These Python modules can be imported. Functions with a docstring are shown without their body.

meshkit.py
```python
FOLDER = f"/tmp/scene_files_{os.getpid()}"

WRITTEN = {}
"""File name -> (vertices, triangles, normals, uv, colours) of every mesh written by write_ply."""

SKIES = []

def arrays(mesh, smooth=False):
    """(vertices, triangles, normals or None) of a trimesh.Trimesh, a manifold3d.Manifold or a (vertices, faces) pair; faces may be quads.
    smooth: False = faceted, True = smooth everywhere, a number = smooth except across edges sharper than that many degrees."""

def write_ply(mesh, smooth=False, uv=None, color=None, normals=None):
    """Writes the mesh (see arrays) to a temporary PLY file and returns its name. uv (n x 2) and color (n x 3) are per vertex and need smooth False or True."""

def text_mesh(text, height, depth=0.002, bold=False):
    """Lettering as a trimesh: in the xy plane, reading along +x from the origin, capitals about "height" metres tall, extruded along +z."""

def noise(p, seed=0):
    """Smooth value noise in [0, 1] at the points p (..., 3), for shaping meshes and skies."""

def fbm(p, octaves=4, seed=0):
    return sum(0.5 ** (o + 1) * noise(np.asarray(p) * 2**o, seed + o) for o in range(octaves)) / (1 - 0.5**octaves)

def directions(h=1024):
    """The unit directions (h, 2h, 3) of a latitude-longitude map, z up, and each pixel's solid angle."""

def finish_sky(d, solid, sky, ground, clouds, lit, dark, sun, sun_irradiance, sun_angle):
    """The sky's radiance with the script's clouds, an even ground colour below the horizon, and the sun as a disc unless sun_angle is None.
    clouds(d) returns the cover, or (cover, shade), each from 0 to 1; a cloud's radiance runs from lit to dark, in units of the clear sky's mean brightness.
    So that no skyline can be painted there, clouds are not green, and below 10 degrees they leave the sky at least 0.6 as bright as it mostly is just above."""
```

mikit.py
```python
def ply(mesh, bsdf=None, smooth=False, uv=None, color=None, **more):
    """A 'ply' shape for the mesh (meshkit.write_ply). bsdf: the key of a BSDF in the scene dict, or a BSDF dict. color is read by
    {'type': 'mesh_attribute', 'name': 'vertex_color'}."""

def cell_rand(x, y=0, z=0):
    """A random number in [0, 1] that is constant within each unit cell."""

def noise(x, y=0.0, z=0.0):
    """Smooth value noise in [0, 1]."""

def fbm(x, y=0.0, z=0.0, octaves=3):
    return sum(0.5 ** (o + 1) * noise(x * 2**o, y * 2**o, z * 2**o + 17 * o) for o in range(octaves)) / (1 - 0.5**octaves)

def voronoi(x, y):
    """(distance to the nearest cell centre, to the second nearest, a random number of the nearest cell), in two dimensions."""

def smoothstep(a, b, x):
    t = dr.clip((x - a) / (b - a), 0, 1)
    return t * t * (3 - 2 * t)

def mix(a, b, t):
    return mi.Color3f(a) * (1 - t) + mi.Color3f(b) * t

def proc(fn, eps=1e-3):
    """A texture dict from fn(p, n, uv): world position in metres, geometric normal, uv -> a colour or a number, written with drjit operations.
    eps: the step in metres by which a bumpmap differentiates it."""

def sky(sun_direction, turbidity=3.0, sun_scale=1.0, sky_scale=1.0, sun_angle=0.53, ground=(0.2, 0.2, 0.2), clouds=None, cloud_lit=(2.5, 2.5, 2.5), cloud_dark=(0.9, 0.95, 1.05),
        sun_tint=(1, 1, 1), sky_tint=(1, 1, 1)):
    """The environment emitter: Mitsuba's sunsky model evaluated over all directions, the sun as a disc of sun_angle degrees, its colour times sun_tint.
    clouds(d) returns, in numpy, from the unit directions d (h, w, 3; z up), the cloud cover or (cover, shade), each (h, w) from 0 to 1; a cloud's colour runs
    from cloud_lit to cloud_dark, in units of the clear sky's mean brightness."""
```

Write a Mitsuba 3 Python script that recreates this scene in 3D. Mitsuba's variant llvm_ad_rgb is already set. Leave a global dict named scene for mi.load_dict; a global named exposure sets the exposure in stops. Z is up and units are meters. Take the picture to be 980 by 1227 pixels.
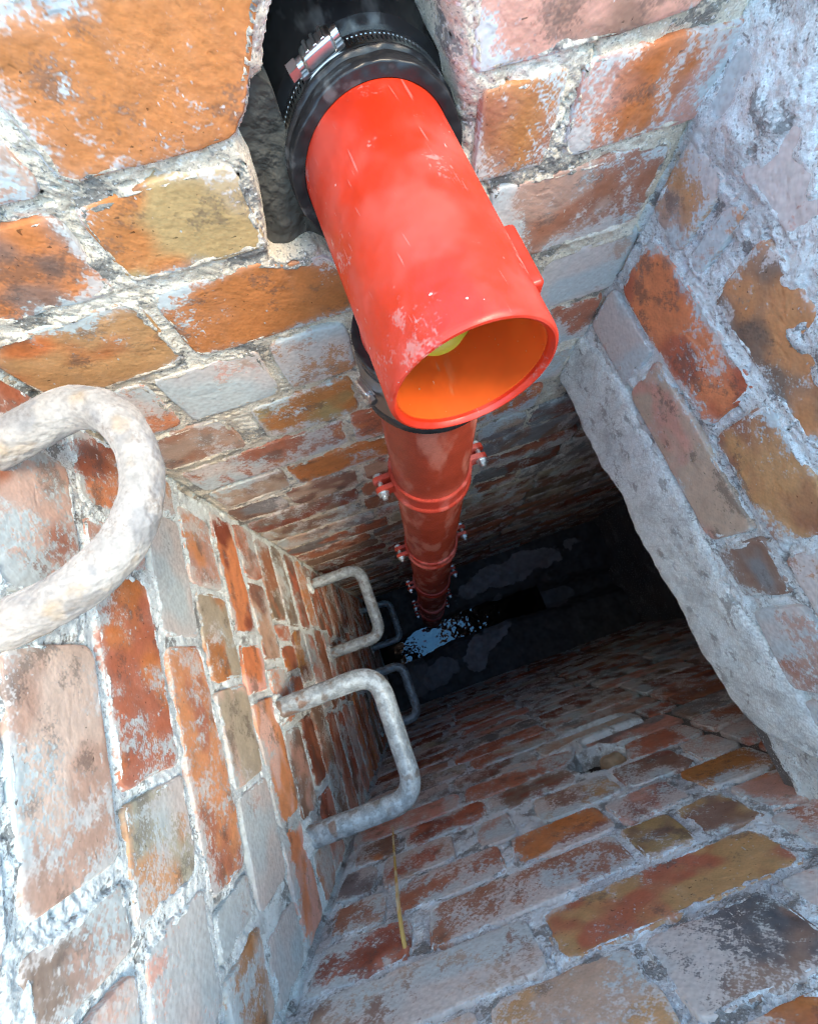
import math, random
import numpy as np, trimesh, shapely, drjit as dr, mitsuba as mi
import manifold3d as m3
import mikit, meshkit
from mikit import noise, fbm, smoothstep, mix, cell_rand
from shapely.geometry import Polygon
from scipy.spatial import Delaunay

# ------------------------------------------------------------------ camera, sky, exposure
T = mi.ScalarTransform4f
RIGHT, DOWN, FWD = (0.94414, -0.32784, -0.03336), (-0.32381, -0.90421, -0.27846), (0.06113, 0.27371, -0.95987)
scene, labels = {}, {}
scene['camera'] = {'type': 'perspective', 'fov': 2 * math.degrees(math.atan(490 / 527.06)), 'fov_axis': 'x', 'near_clip': 0.01, 'far_clip': 500.0,
                   'to_world': T().look_at(origin=[0, 0, 0], target=list(FWD), up=[-v for v in DOWN])}
def broken_cloud(d):
    n = meshkit.fbm(d * np.array([3.0, 3.0, 4.0]) + 4.2, 5)
    return np.clip((n - .36) / .22, 0, 1) * .8 * np.clip((1.0 - d[..., 2]) / .10, .05, 1)
scene['sky'] = mikit.sky((0.38, -0.27, 0.88), turbidity=3, sun_scale=0.15, sun_angle=20.0, sky_scale=1.0, sun_tint=(1.0, 0.94, 0.86), clouds=broken_cloud, sky_tint=(0.36, 1.0, 1.22), cloud_lit=(2.12, 2.48, 2.36), cloud_dark=(1.2, 1.25, 1.3))
exposure = 4.1

rng = np.random.default_rng(7)
XL, XR, YB, YF = -0.265, 0.355, 0.319, -0.315          # the four walls of the shaft; the eye is at the origin
GROUND, FLOOR, WATER = -0.05, -2.62, -2.70

# ------------------------------------------------------------------ helpers
def numbered(key):
    if key not in scene and not any(k.startswith(key + '__') for k in scene):
        return key
    n = 1
    while f'{key}_{n:03d}' in scene or any(k.startswith(f'{key}_{n:03d}__') for k in scene):
        n += 1
    return f'{key}_{n:03d}'

def put(key, mesh, bsdf, smooth=40, **kw):
    key = numbered(key)
    scene[key] = mikit.ply(mesh, bsdf, smooth=smooth, **kw)
    return key

def tag(key, label=None, cat=None, group=None, kind=None):
    d = {}
    if label: d['label'] = label
    if cat: d['category'] = cat
    if group: d['group'] = group
    if kind: d['kind'] = kind
    labels[key] = d

def tri(man):
    m = man.to_mesh()
    return trimesh.Trimesh(m.vert_properties[:, :3], m.tri_verts, process=True)

def lathe(profile, sections=96):
    """profile of (r, h): a closed solid about z."""
    return m3.CrossSection([np.array(profile, float)], m3.FillRule.NonZero).revolve(sections)

def along(a, b):
    a, b = np.array(a, float), np.array(b, float)
    return trimesh.geometry.align_vectors([0, 0, 1], (b - a) / np.linalg.norm(b - a))

def place(mesh, origin, axis):
    M = trimesh.geometry.align_vectors([0, 0, 1], np.array(axis, float) / np.linalg.norm(axis))
    mesh = mesh.copy(); mesh.apply_transform(M); mesh.apply_translation(origin)
    return mesh

def tube(points, radii, sides=20, caps=True):
    p = np.array(points, float); n = len(p)
    radii = np.broadcast_to(radii, (n,))
    t = np.gradient(p, axis=0); t /= np.linalg.norm(t, axis=1, keepdims=True)
    up = np.array([0, 0, 1.0]) if abs(t[0][2]) < 0.9 else np.array([1.0, 0, 0])
    v, f = [], []
    for i in range(n):
        a = np.cross(t[i], up); a /= np.linalg.norm(a); b = np.cross(t[i], a)
        th = np.linspace(0, 2 * np.pi, sides, endpoint=False)
        v.append(p[i] + radii[i] * (np.cos(th)[:, None] * a + np.sin(th)[:, None] * b))
    v = np.vstack(v)
    for i in range(n - 1):
        for j in range(sides):
            k = (j + 1) % sides
            q = [i * sides + j, i * sides + k, (i + 1) * sides + k, (i + 1) * sides + j]
            f += [[q[0], q[2], q[1]], [q[0], q[3], q[2]]]
    if caps:
        v = np.vstack([v, p[:1], p[-1:]]); c0, c1 = n * sides, n * sides + 1
        for j in range(sides):
            k = (j + 1) % sides
            f += [[c0, j, k], [c1, (n - 1) * sides + k, (n - 1) * sides + j]]
    m = trimesh.Trimesh(v, f, process=False)
    if m.volume < 0: m.invert()
    return m

def spline(pts, n):
    from scipy.interpolate import CubicSpline
    p = np.array(pts, float); s = np.r_[0, np.cumsum(np.linalg.norm(np.diff(p, axis=0), axis=1))]
    return CubicSpline(s, p)(np.linspace(0, s[-1], n))

def box(cx, cy, cz, sx, sy, sz, r=0.0):
    if r:
        s = m3.Manifold.batch_hull([m3.Manifold.sphere(r, 16).translate((cx + i * (sx / 2 - r), cy + j * (sy / 2 - r), cz + k * (sz / 2 - r)))
                                    for i in (-1, 1) for j in (-1, 1) for k in (-1, 1)])
        return tri(s)
    return trimesh.creation.box((sx, sy, sz), trimesh.transformations.translation_matrix((cx, cy, cz)))

# ------------------------------------------------------------------ materials
def ramp(v, a, b): return smoothstep(a, b, v)

PAL = {'O': (.54, .20, .065), 'R': (.44, .155, .085), 'P': (.56, .31, .235), 'L': (.72, .47, .38), 'A': (.66, .28, .125), 'Y': (.48, .31, .14), 'T': (.48, .38, .28), 'B': (.27, .16, .115),
       'K': (.085, .085, .10), 'G': (.24, .23, .23), 'D': (.27, .085, .05)}

CODES = list(PAL)
def pal(i):
    c = mi.Color3f(0)
    for k, name in enumerate(CODES):
        c = dr.select(i == k, mi.Color3f(*PAL[name]), c)
    return c

def powder(v, p, width=.05):
    """A powdery edge: the threshold of v is broken up by grains of two sizes."""
    g = (noise(p.x * 760, p.y * 760, p.z * 640) - .5) * .20 + (noise(p.x * 300 + 3, p.y * 300, p.z * 230) - .5) * .20
    return ramp(v + g, -width, width)

def lime_mask(p, amount, seed):
    """Where lime and salts sit on the surface: patches with powdery edges and specks; they run down the wall a little."""
    q = mi.Point3f(p.x + seed * 3.1, p.y + seed * 1.7, p.z * 0.5)
    big = fbm(q.x * 26, q.y * 26, q.z * 26, octaves=4) * .75 + fbm(q.x * 110, q.y * 110, q.z * 70, octaves=3) * .25
    th = 0.76 - amount * 0.50
    m = powder(big - th, p, .09) * (.5 + .6 * fbm(q.x * 60, q.y * 60, q.z * 60, octaves=2))
    haze = ramp(big, th - .28, th + .12) * .62 * amount
    speck = ramp(noise(q.x * 420, q.y * 420, q.z * 420), 0.86, 0.93) * ramp(noise(q.x * 60, q.y * 60, q.z * 60), 0.5, 0.7)
    return dr.clip(m * 1.15 + haze + speck * 0.8, 0, 1)

def lime_colour(p):
    t = fbm(p.x * 14 + 5, p.y * 14, p.z * 14, octaves=2)
    c = mix((.70, .66, .63), (.60, .69, .71), ramp(t, .42, .6))
    return c * (0.72 + 0.42 * fbm(p.x * 300, p.y * 300, p.z * 300, octaves=2))

def brick_colour(p, n, uv):
    """uv.x packs what is one for the whole brick (two tones, a tint, a number of its own), uv.y is how limed it is here."""
    i = mi.UInt32(dr.floor(uv.x))
    tint = mi.Color3f(.84 + .32 * mi.Float((i >> 8) & 15) / 15, .88 + .24 * mi.Float((i >> 12) & 15) / 15, .86 + .28 * mi.Float((i >> 12) & 15) / 15)
    c1, c2 = pal(i & 15) * tint, pal((i >> 4) & 15) * tint
    seed, lime = mi.Float((i >> 16) & 31), dr.clip(uv.y, 0, 1)
    big = fbm(p.x * 17 + seed * 2.3, p.y * 17, p.z * 17 + seed, octaves=3)
    c = mix(c1, c2, ramp(big, .44, .60))
    mid = fbm(p.x * 75, p.y * 75, p.z * 75 + seed, octaves=3)
    c = c * (0.80 + 0.40 * mid)
    grain = fbm(p.x * 520, p.y * 520, p.z * 520, octaves=2)
    c = c * (0.86 + 0.28 * grain)
    pits = ramp(noise(p.x * 340, p.y * 340, p.z * 340 + seed), .89, .95) * ramp(noise(p.x * 50, p.y * 50 + 7, p.z * 50), .4, .6)
    c = c * (1 - 0.6 * pits)
    soot = powder(fbm(p.x * 34 + 9, p.y * 34, p.z * 34, octaves=3) - .67, p, .1)
    c = mix(c, mi.Color3f(.11, .085, .075), soot * 0.55)
    return mix(c, lime_colour(p), lime_mask(p, lime, seed) * 0.92)

def brick_bump(p, n, uv):
    return fbm(p.x * 260, p.y * 260, p.z * 260, octaves=3) - 0.5 * ramp(noise(p.x * 150, p.y * 150, p.z * 150), .78, .9)

def mortar_fn(base, lime, lime_amount, dark_amount):
    def fn(p, n, uv):
        c = mi.Color3f(*base) * (0.74 + 0.52 * fbm(p.x * 60, p.y * 60, p.z * 60, octaves=3))
        big = fbm(p.x * 20 + 31, p.y * 20, p.z * 14, octaves=4)
        c = mix(c, mi.Color3f(*lime), powder(big - (.72 - lime_amount * .40), p, .08))
        dk = fbm(p.x * 44 + 7, p.y * 44 + 3, p.z * 44, octaves=4)
        c = mix(c, mi.Color3f(.17, .17, .165), powder(dk - (.74 - dark_amount * .36), p, .06) * .8)
        g1, g2 = noise(p.x * 620, p.y * 620, p.z * 560), noise(p.x * 560 + 5, p.y * 560, p.z * 480)
        clump = noise(p.x * 70 + 2, p.y * 70, p.z * 70)
        c = mix(c, mi.Color3f(.12, .12, .12), ramp(g1 + .25 * clump, .86, .95) * .55)
        c = mix(c, mi.Color3f(.82, .82, .80), ramp(g2 + .20 * (1 - clump), .84, .94) * .6)
        sand = noise(p.x * 1300, p.y * 1300, p.z * 1300)
        return c * (0.78 + 0.40 * sand)
    return fn

def rough(fn, bump=None, scale=0.001, eps=5e-4, roughness=0.85, spec=0.25):
    d = {'type': 'principled', 'base_color': mikit.proc(fn), 'roughness': roughness, 'specular': spec}
    if bump is not None:
        d = {'type': 'bumpmap', 'arbitrary': mikit.proc(bump, eps), 'scale': scale, 'bsdf': d}
    return {'type': 'twosided', 'bsdf': d}

def grit(p, n, uv): return fbm(p.x * 210, p.y * 210, p.z * 210, octaves=3)
scene['brick_material'] = rough(brick_colour, brick_bump, 0.0008)
scene['mortar_back'] = rough(mortar_fn((.62, .55, .44), (.80, .75, .64), .46, .30), grit, 0.003)
scene['mortar_left'] = rough(mortar_fn((.58, .63, .64), (.76, .85, .87), .68, .20), grit, 0.003)
scene['mortar_front'] = rough(mortar_fn((.50, .54, .57), (.74, .83, .87), .62, .30), grit, 0.003)
scene['mortar_right'] = rough(mortar_fn((.58, .62, .62), (.74, .82, .83), .66, .22), grit, 0.003)
scene['recess_shade'] = rough(lambda p, n, uv: mi.Color3f(.085, .082, .072) * (.4 + fbm(p.x * 120, p.y * 120, p.z * 120, octaves=4)), grit, 0.004)  # dark colour painted for the shade inside the pipe recess
scene['hole_shade'] = rough(lambda p, n, uv: mi.Color3f(.030, .027, .025) * (.4 + 1.2 * fbm(p.x * 90, p.y * 90, p.z * 90, octaves=3)))  # near-black colour painted for the shade in the front wall hole
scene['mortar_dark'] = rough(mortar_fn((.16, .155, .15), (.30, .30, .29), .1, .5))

def stone_fn(p, n, uv):
    c = mi.Color3f(.70, .75, .735) * (0.80 + 0.40 * fbm(p.x * 40, p.y * 40, p.z * 40, octaves=3))
    c = mix(c, mi.Color3f(.26, .26, .25), ramp(fbm(p.x * 30 + 4, p.y * 60, p.z * 22, octaves=4), .50, .70) * .3)
    c = mix(c, mi.Color3f(.78, .85, .84), ramp(fbm(p.x * 24 + 1, p.y * 24, p.z * 24, octaves=3), .5, .62) * .7)
    veins = 1 - dr.abs(fbm(p.x * 20, p.y * 95 + p.z * 14, p.z * 22, octaves=3) - .5) * 18
    c = mix(c, mi.Color3f(.38, .40, .40), dr.clip(veins, 0, 1) * .3)
    c = mix(c, mi.Color3f(.20, .20, .19), powder(fbm(p.x * 50, p.y * 50 + 5, p.z * 50, octaves=4) - .66, p, .06) * .6)
    return c * (0.75 + 0.5 * noise(p.x * 600, p.y * 600, p.z * 600))
def stone_bump(p, n, uv): return fbm(p.x * 190, p.y * 190, p.z * 190, octaves=3) + 1.6 * fbm(p.x * 25, p.y * 110 + p.z * 20, p.z * 30, octaves=3)
scene['collar_material'] = rough(mortar_fn((.36, .335, .285), (.55, .54, .52), .25, .3), grit, 0.003)
scene['stone_material'] = rough(stone_fn, stone_bump, 0.0016)

def rust_fn(p, n, uv):
    c = mi.Color3f(.46, .43, .40) * (0.70 + 0.6 * fbm(p.x * 70, p.y * 70, p.z * 70, octaves=3))
    c = mix(c, mi.Color3f(.46, .34, .22), ramp(fbm(p.x * 32 + 3, p.y * 32, p.z * 32, octaves=4), .52, .66) * .7)
    c = mix(c, mi.Color3f(.22, .14, .09), powder(fbm(p.x * 40 + 13, p.y * 40, p.z * 40, octaves=4) - .70, p, .10) * .45)
    c = mix(c, mi.Color3f(.26, .26, .27), ramp(fbm(p.x * 44, p.y * 44 + 8, p.z * 44, octaves=3), .57, .70) * .6)
    return c * (0.75 + 0.5 * fbm(p.x * 420, p.y * 420, p.z * 420, octaves=2))
scene['crust_material'] = rough(rust_fn, grit, 0.003)

def zinc_fn(p, n, uv):
    t = fbm(p.x * 110, p.y * 110, p.z * 110, octaves=3)
    c = mix(mi.Color3f(.31, .38, .42), mi.Color3f(.46, .55, .60), ramp(t, .4, .6))
    c = mix(c, mi.Color3f(.22, .19, .16), ramp(fbm(p.x * 60 + 4, p.y * 60, p.z * 60, octaves=3), .6, .72) * .7)
    stain = ramp(fbm(p.x * 50 + 2, p.y * 50, p.z * 50, octaves=3) - (p.x + .265) * 6, .36, .5)
    c = mix(c, mi.Color3f(.24, .13, .07), stain * .75)
    return c * (.8 + .4 * noise(p.x * 500, p.y * 500, p.z * 500))
scene['zinc_material'] = {'type': 'twosided', 'bsdf': {'type': 'bumpmap', 'arbitrary': mikit.proc(grit, 5e-4), 'scale': 0.0007,
    'bsdf': {'type': 'principled', 'base_color': mikit.proc(zinc_fn), 'roughness': 0.5, 'metallic': 0.25, 'specular': 0.5}}}

def paint_fn(p, n, uv):
    c = mi.Color3f(.56, .028, .007) * (0.85 + 0.3 * fbm(p.x * 30, p.y * 30, p.z * 30, octaves=2))
    dust = fbm(p.x * 26 + 2, p.y * 26, p.z * 16, octaves=4)
    c = mix(c, mi.Color3f(.60, .13, .10), ramp(dust, .44, .74) * .4)
    chip = ramp(noise(p.x * 260, p.y * 260 + 3, p.z * 260), .93, .95) * ramp(noise(p.x * 40, p.y * 40, p.z * 40), .5, .6)
    scratch = ramp(noise(p.x * 700 + p.y * 90, p.y * 26, p.z * 700), .86, .92) * ramp(noise(p.x * 30, p.y * 12, p.z * 30), .45, .6)
    c = mix(c, mi.Color3f(.70, .40, .36), scratch * .22)
    cement = powder(fbm(p.x * 40 + 8, p.y * 40, p.z * 40, octaves=4) - .73, p, .08)
    c = mix(c, mi.Color3f(.55, .36, .32), cement * .4)
    return mix(c, mi.Color3f(.7, .6, .56), chip * .8)
def old_paint_fn(p, n, uv):
    c = mi.Color3f(.32, .046, .022) * (0.75 + 0.5 * fbm(p.x * 30, p.y * 30, p.z * 30, octaves=3))
    c = mix(c, mi.Color3f(.58, .24, .18), ramp(fbm(p.x * 40 + 2, p.y * 40, p.z * 12, octaves=4), .48, .70) * .5)
    return c * (.88 + .24 * noise(p.x * 600, p.y * 600, p.z * 600))
def paint_rough(p, n, uv): return 0.24 + 0.30 * fbm(p.x * 26 + 2, p.y * 26, p.z * 16, octaves=3)
def orange_peel(p, n, uv): return fbm(p.x * 90, p.y * 90, p.z * 90, octaves=2)
scene['red_paint'] = {'type': 'twosided', 'bsdf': {'type': 'bumpmap', 'arbitrary': mikit.proc(orange_peel, 5e-4), 'scale': 0.0010,
    'bsdf': {'type': 'principled', 'base_color': mikit.proc(paint_fn), 'roughness': mikit.proc(paint_rough), 'specular': 0.5, 'clearcoat': 0.35, 'clearcoat_gloss': 0.8}}}
def clamp_fn(p, n, uv): return old_paint_fn(p, n, uv) * mi.Color3f(1.35, 1.0, 1.15)
scene['clamp_paint'] = {'type': 'twosided', 'bsdf': {'type': 'principled', 'base_color': mikit.proc(clamp_fn), 'roughness': 0.35, 'specular': 0.5}}
scene['old_red_paint'] = {'type': 'twosided', 'bsdf': {'type': 'principled', 'base_color': mikit.proc(old_paint_fn), 'roughness': 0.42, 'specular': 0.5}}
def lining_fn(p, n, uv):
    c = mi.Color3f(.67, .105, .014) * (0.85 + 0.3 * fbm(p.x * 40, p.y * 40, p.z * 40, octaves=2))
    stain = ramp(fbm(p.x * 95, p.y * 22, p.z * 40, octaves=3), .56, .70) * ramp(dr.abs(p.x - 0.072) * -60 + 1, .0, .8)
    c = mix(c, mi.Color3f(.50, .36, .18), stain * .9)
    return mix(c, mi.Color3f(.6, .5, .4), ramp(noise(p.x * 380, p.y * 380, p.z * 380), .92, .95) * .6)
scene['orange_lining'] = {'type': 'twosided', 'bsdf': {'type': 'principled', 'base_color': mikit.proc(lining_fn), 'roughness': 0.4, 'specular': 0.5}}
scene['yellow_plastic'] = {'type': 'twosided', 'bsdf': {'type': 'principled', 'base_color': {'type': 'rgb', 'value': [.55, .48, .03]}, 'roughness': 0.4}}
def rubber_fn(p, n, uv):
    c = mi.Color3f(.018, .018, .020) * (0.8 + 0.4 * fbm(p.x * 60, p.y * 60, p.z * 60, octaves=2))
    return mix(c, mi.Color3f(.20, .20, .20), ramp(fbm(p.x * 75, p.y * 30, p.z * 75, octaves=4), .58, .75) * .45)
scene['black_rubber'] = {'type': 'twosided', 'bsdf': {'type': 'bumpmap', 'arbitrary': mikit.proc(orange_peel, 5e-4), 'scale': 0.003,
    'bsdf': {'type': 'principled', 'base_color': mikit.proc(rubber_fn), 'roughness': 0.33, 'specular': 0.5}}}
scene['steel'] = {'type': 'twosided', 'bsdf': {'type': 'principled', 'base_color': {'type': 'rgb', 'value': [.62, .63, .64]}, 'roughness': 0.24, 'metallic': 1.0}}
scene['dull_steel'] = {'type': 'twosided', 'bsdf': {'type': 'principled', 'base_color': {'type': 'rgb', 'value': [.26, .26, .27]}, 'roughness': 0.38, 'metallic': 1.0}}
scene['bolt_zinc'] = {'type': 'twosided', 'bsdf': {'type': 'principled', 'base_color': {'type': 'rgb', 'value': [.55, .62, .64]}, 'roughness': 0.35, 'metallic': 0.8}}
def streak_fn(p, n, uv): return mix((.62, .44, .14), (.70, .60, .38), ramp(noise(p.x * 90, p.y * 90, p.z * 45), .4, .6))
scene['streak_material'] = {'type': 'twosided', 'bsdf': {'type': 'principled', 'base_color': mikit.proc(streak_fn), 'roughness': 0.6}}

def patch(p, cx, cy, rx, ry, ang):
    ca, sa = math.cos(ang), math.sin(ang)
    u = ((p.x - cx) * ca + (p.y - cy) * sa) / rx
    v = (-(p.x - cx) * sa + (p.y - cy) * ca) / ry
    w = fbm(p.x * 12, p.y * 12, 3.0, octaves=4) - .5
    return ramp(1 - dr.sqrt(u * u + v * v) + w * 1.3, 0.0, 0.14)
def mud_fn(p, n, uv):
    c = mi.Color3f(.12, .118, .12) * (0.5 + fbm(p.x * 30, p.y * 30, p.z * 30, octaves=3))
    silt = mi.Color3f(.42, .41, .42) * (0.6 + 0.7 * fbm(p.x * 45, p.y * 45, p.z * 45, octaves=3))
    m = dr.maximum(patch(p, .62, .20, .40, .075, .04), patch(p, .33, -.13, .20, .07, .5))
    m = dr.maximum(m, patch(p, .02, -.20, .12, .07, .2) * .7)
    m = dr.maximum(m, patch(p, .45, .02, .10, .05, .9) * .5)
    m = dr.maximum(m, patch(p, -.12, -.2, .12, .08, .9) * .5)
    m = dr.maximum(m, patch(p, .80, -.02, .16, .05, 0) * .4)
    return mix(c, silt, m)
scene['mud_material'] = rough(mud_fn, None, roughness=.6)
def soil_fn(p, n, uv): return mi.Color3f(.14, .11, .08) * (0.6 + 0.8 * fbm(p.x * 9, p.y * 9, p.z * 9))
scene['soil_material'] = rough(soil_fn)
def paving_fn(p, n, uv): return mi.Color3f(.24, .23, .22) * (0.6 + 0.7 * fbm(p.x * 8, p.y * 8, 0, octaves=4)) * (0.8 + .4 * noise(p.x * 220, p.y * 220, 0))
scene['paving_material'] = rough(paving_fn)
scene['water_material'] = {'type': 'plastic', 'int_ior': 1.75, 'diffuse_reflectance': {'type': 'rgb', 'value': [.006, .007, .007]}}
BACK_BRICKS = """
O O 12|-104,-131 -98,-131 -81,-132 -55,-132 -24,-130 4,-129 34,-128 29,-139 13,-170 2,-182 -7,-196 -31,-193 -51,-192 -77,-191 -99,-185 -106,-182 -109,-172 -110,-160 -111,-150 -115,-143
B O 22|-176,-204 -166,-205 -147,-207 -133,-212 -123,-205 -108,-205 -150,-262 -182,-262 -215,-258 -225,-256
O Y 12|-107,-204 -92,-208 -81,-208 -68,-210 -46,-212 -43,-227 -41,-238 -22,-248 -20,-264 -35,-265 -52,-262 -62,-253 -85,-254 -123,-259 -148,-261
Y O 15|-244,-292 -224,-287 -198,-293 -173,-294 -154,-294 -129,-300 -129,-324 -132,-346 -158,-354 -182,-350 -206,-357 -222,-355 -248,-343 -258,-322 -250,-300
O O 15|-119,-304 -80,-291 -57,-292 -31,-285 -5,-297 24,-301 61,-308 65,-343 29,-348 -13,-348 -36,-351 -67,-352 -98,-351 -116,-351 -118,-328
P T 70|-156,-395 -124,-384 -65,-398 -56,-411 -79,-445 -95,-455 -164,-437 -167,-415
P O 60|-58,-384 -14,-378 25,-393 27,-450 -17,-444 -46,-432 -61,-403
R P 30|-218,-474 -190,-467 -145,-484 -154,-521 -184,-535 -233,-547 -249,-539 -237,-504
O Y 10|-105,-474 -52,-470 16,-469 14,-523 -52,-522 -99,-520
R O 32|-243,-576 -197,-562 -130,-562 -84,-558 -12,-566 -11,-609 -110,-620 -183,-638 -235,-631
R O 15|7,-551 36,-552 49,-608 37,-617 4,-614
T B 20|-242,-673 -128,-661 -141,-713 -245,-722
O O 12|-117,-645 -46,-642 32,-639 48,-700 31,-712 -103,-711
P B 10|152,-158 164,-173 172,-188 192,-188 231,-188 282,-189 306,-190 304,-178 210,-155 149,-148
O R 15|159,-209 186,-205 217,-204 214,-222 219,-246 224,-263 191,-264 183,-250 170,-241 163,-226
O P 35|227,-204 267,-199 288,-199 320,-196 350,-199 356,-211 353,-228 351,-263 324,-261 283,-262 256,-265 242,-258 232,-224
R P 30|178,-280 217,-281 260,-283 310,-282 333,-294 339,-312 342,-344 287,-343 246,-345 222,-330 194,-300
T P 75|249,-372 281,-370 345,-375 357,-419 344,-441 294,-444 270,-414
R P 30|289,-461 347,-458 354,-514 331,-526
R O 25|212,-704 271,-660 320,-635 322,-673 255,-695
T G 20|225,-806 312,-759 317,-803 255,-852
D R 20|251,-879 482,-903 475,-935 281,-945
D R 20|248,-1013 369,-1033 374,-1089 264,-1150
"""
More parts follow.
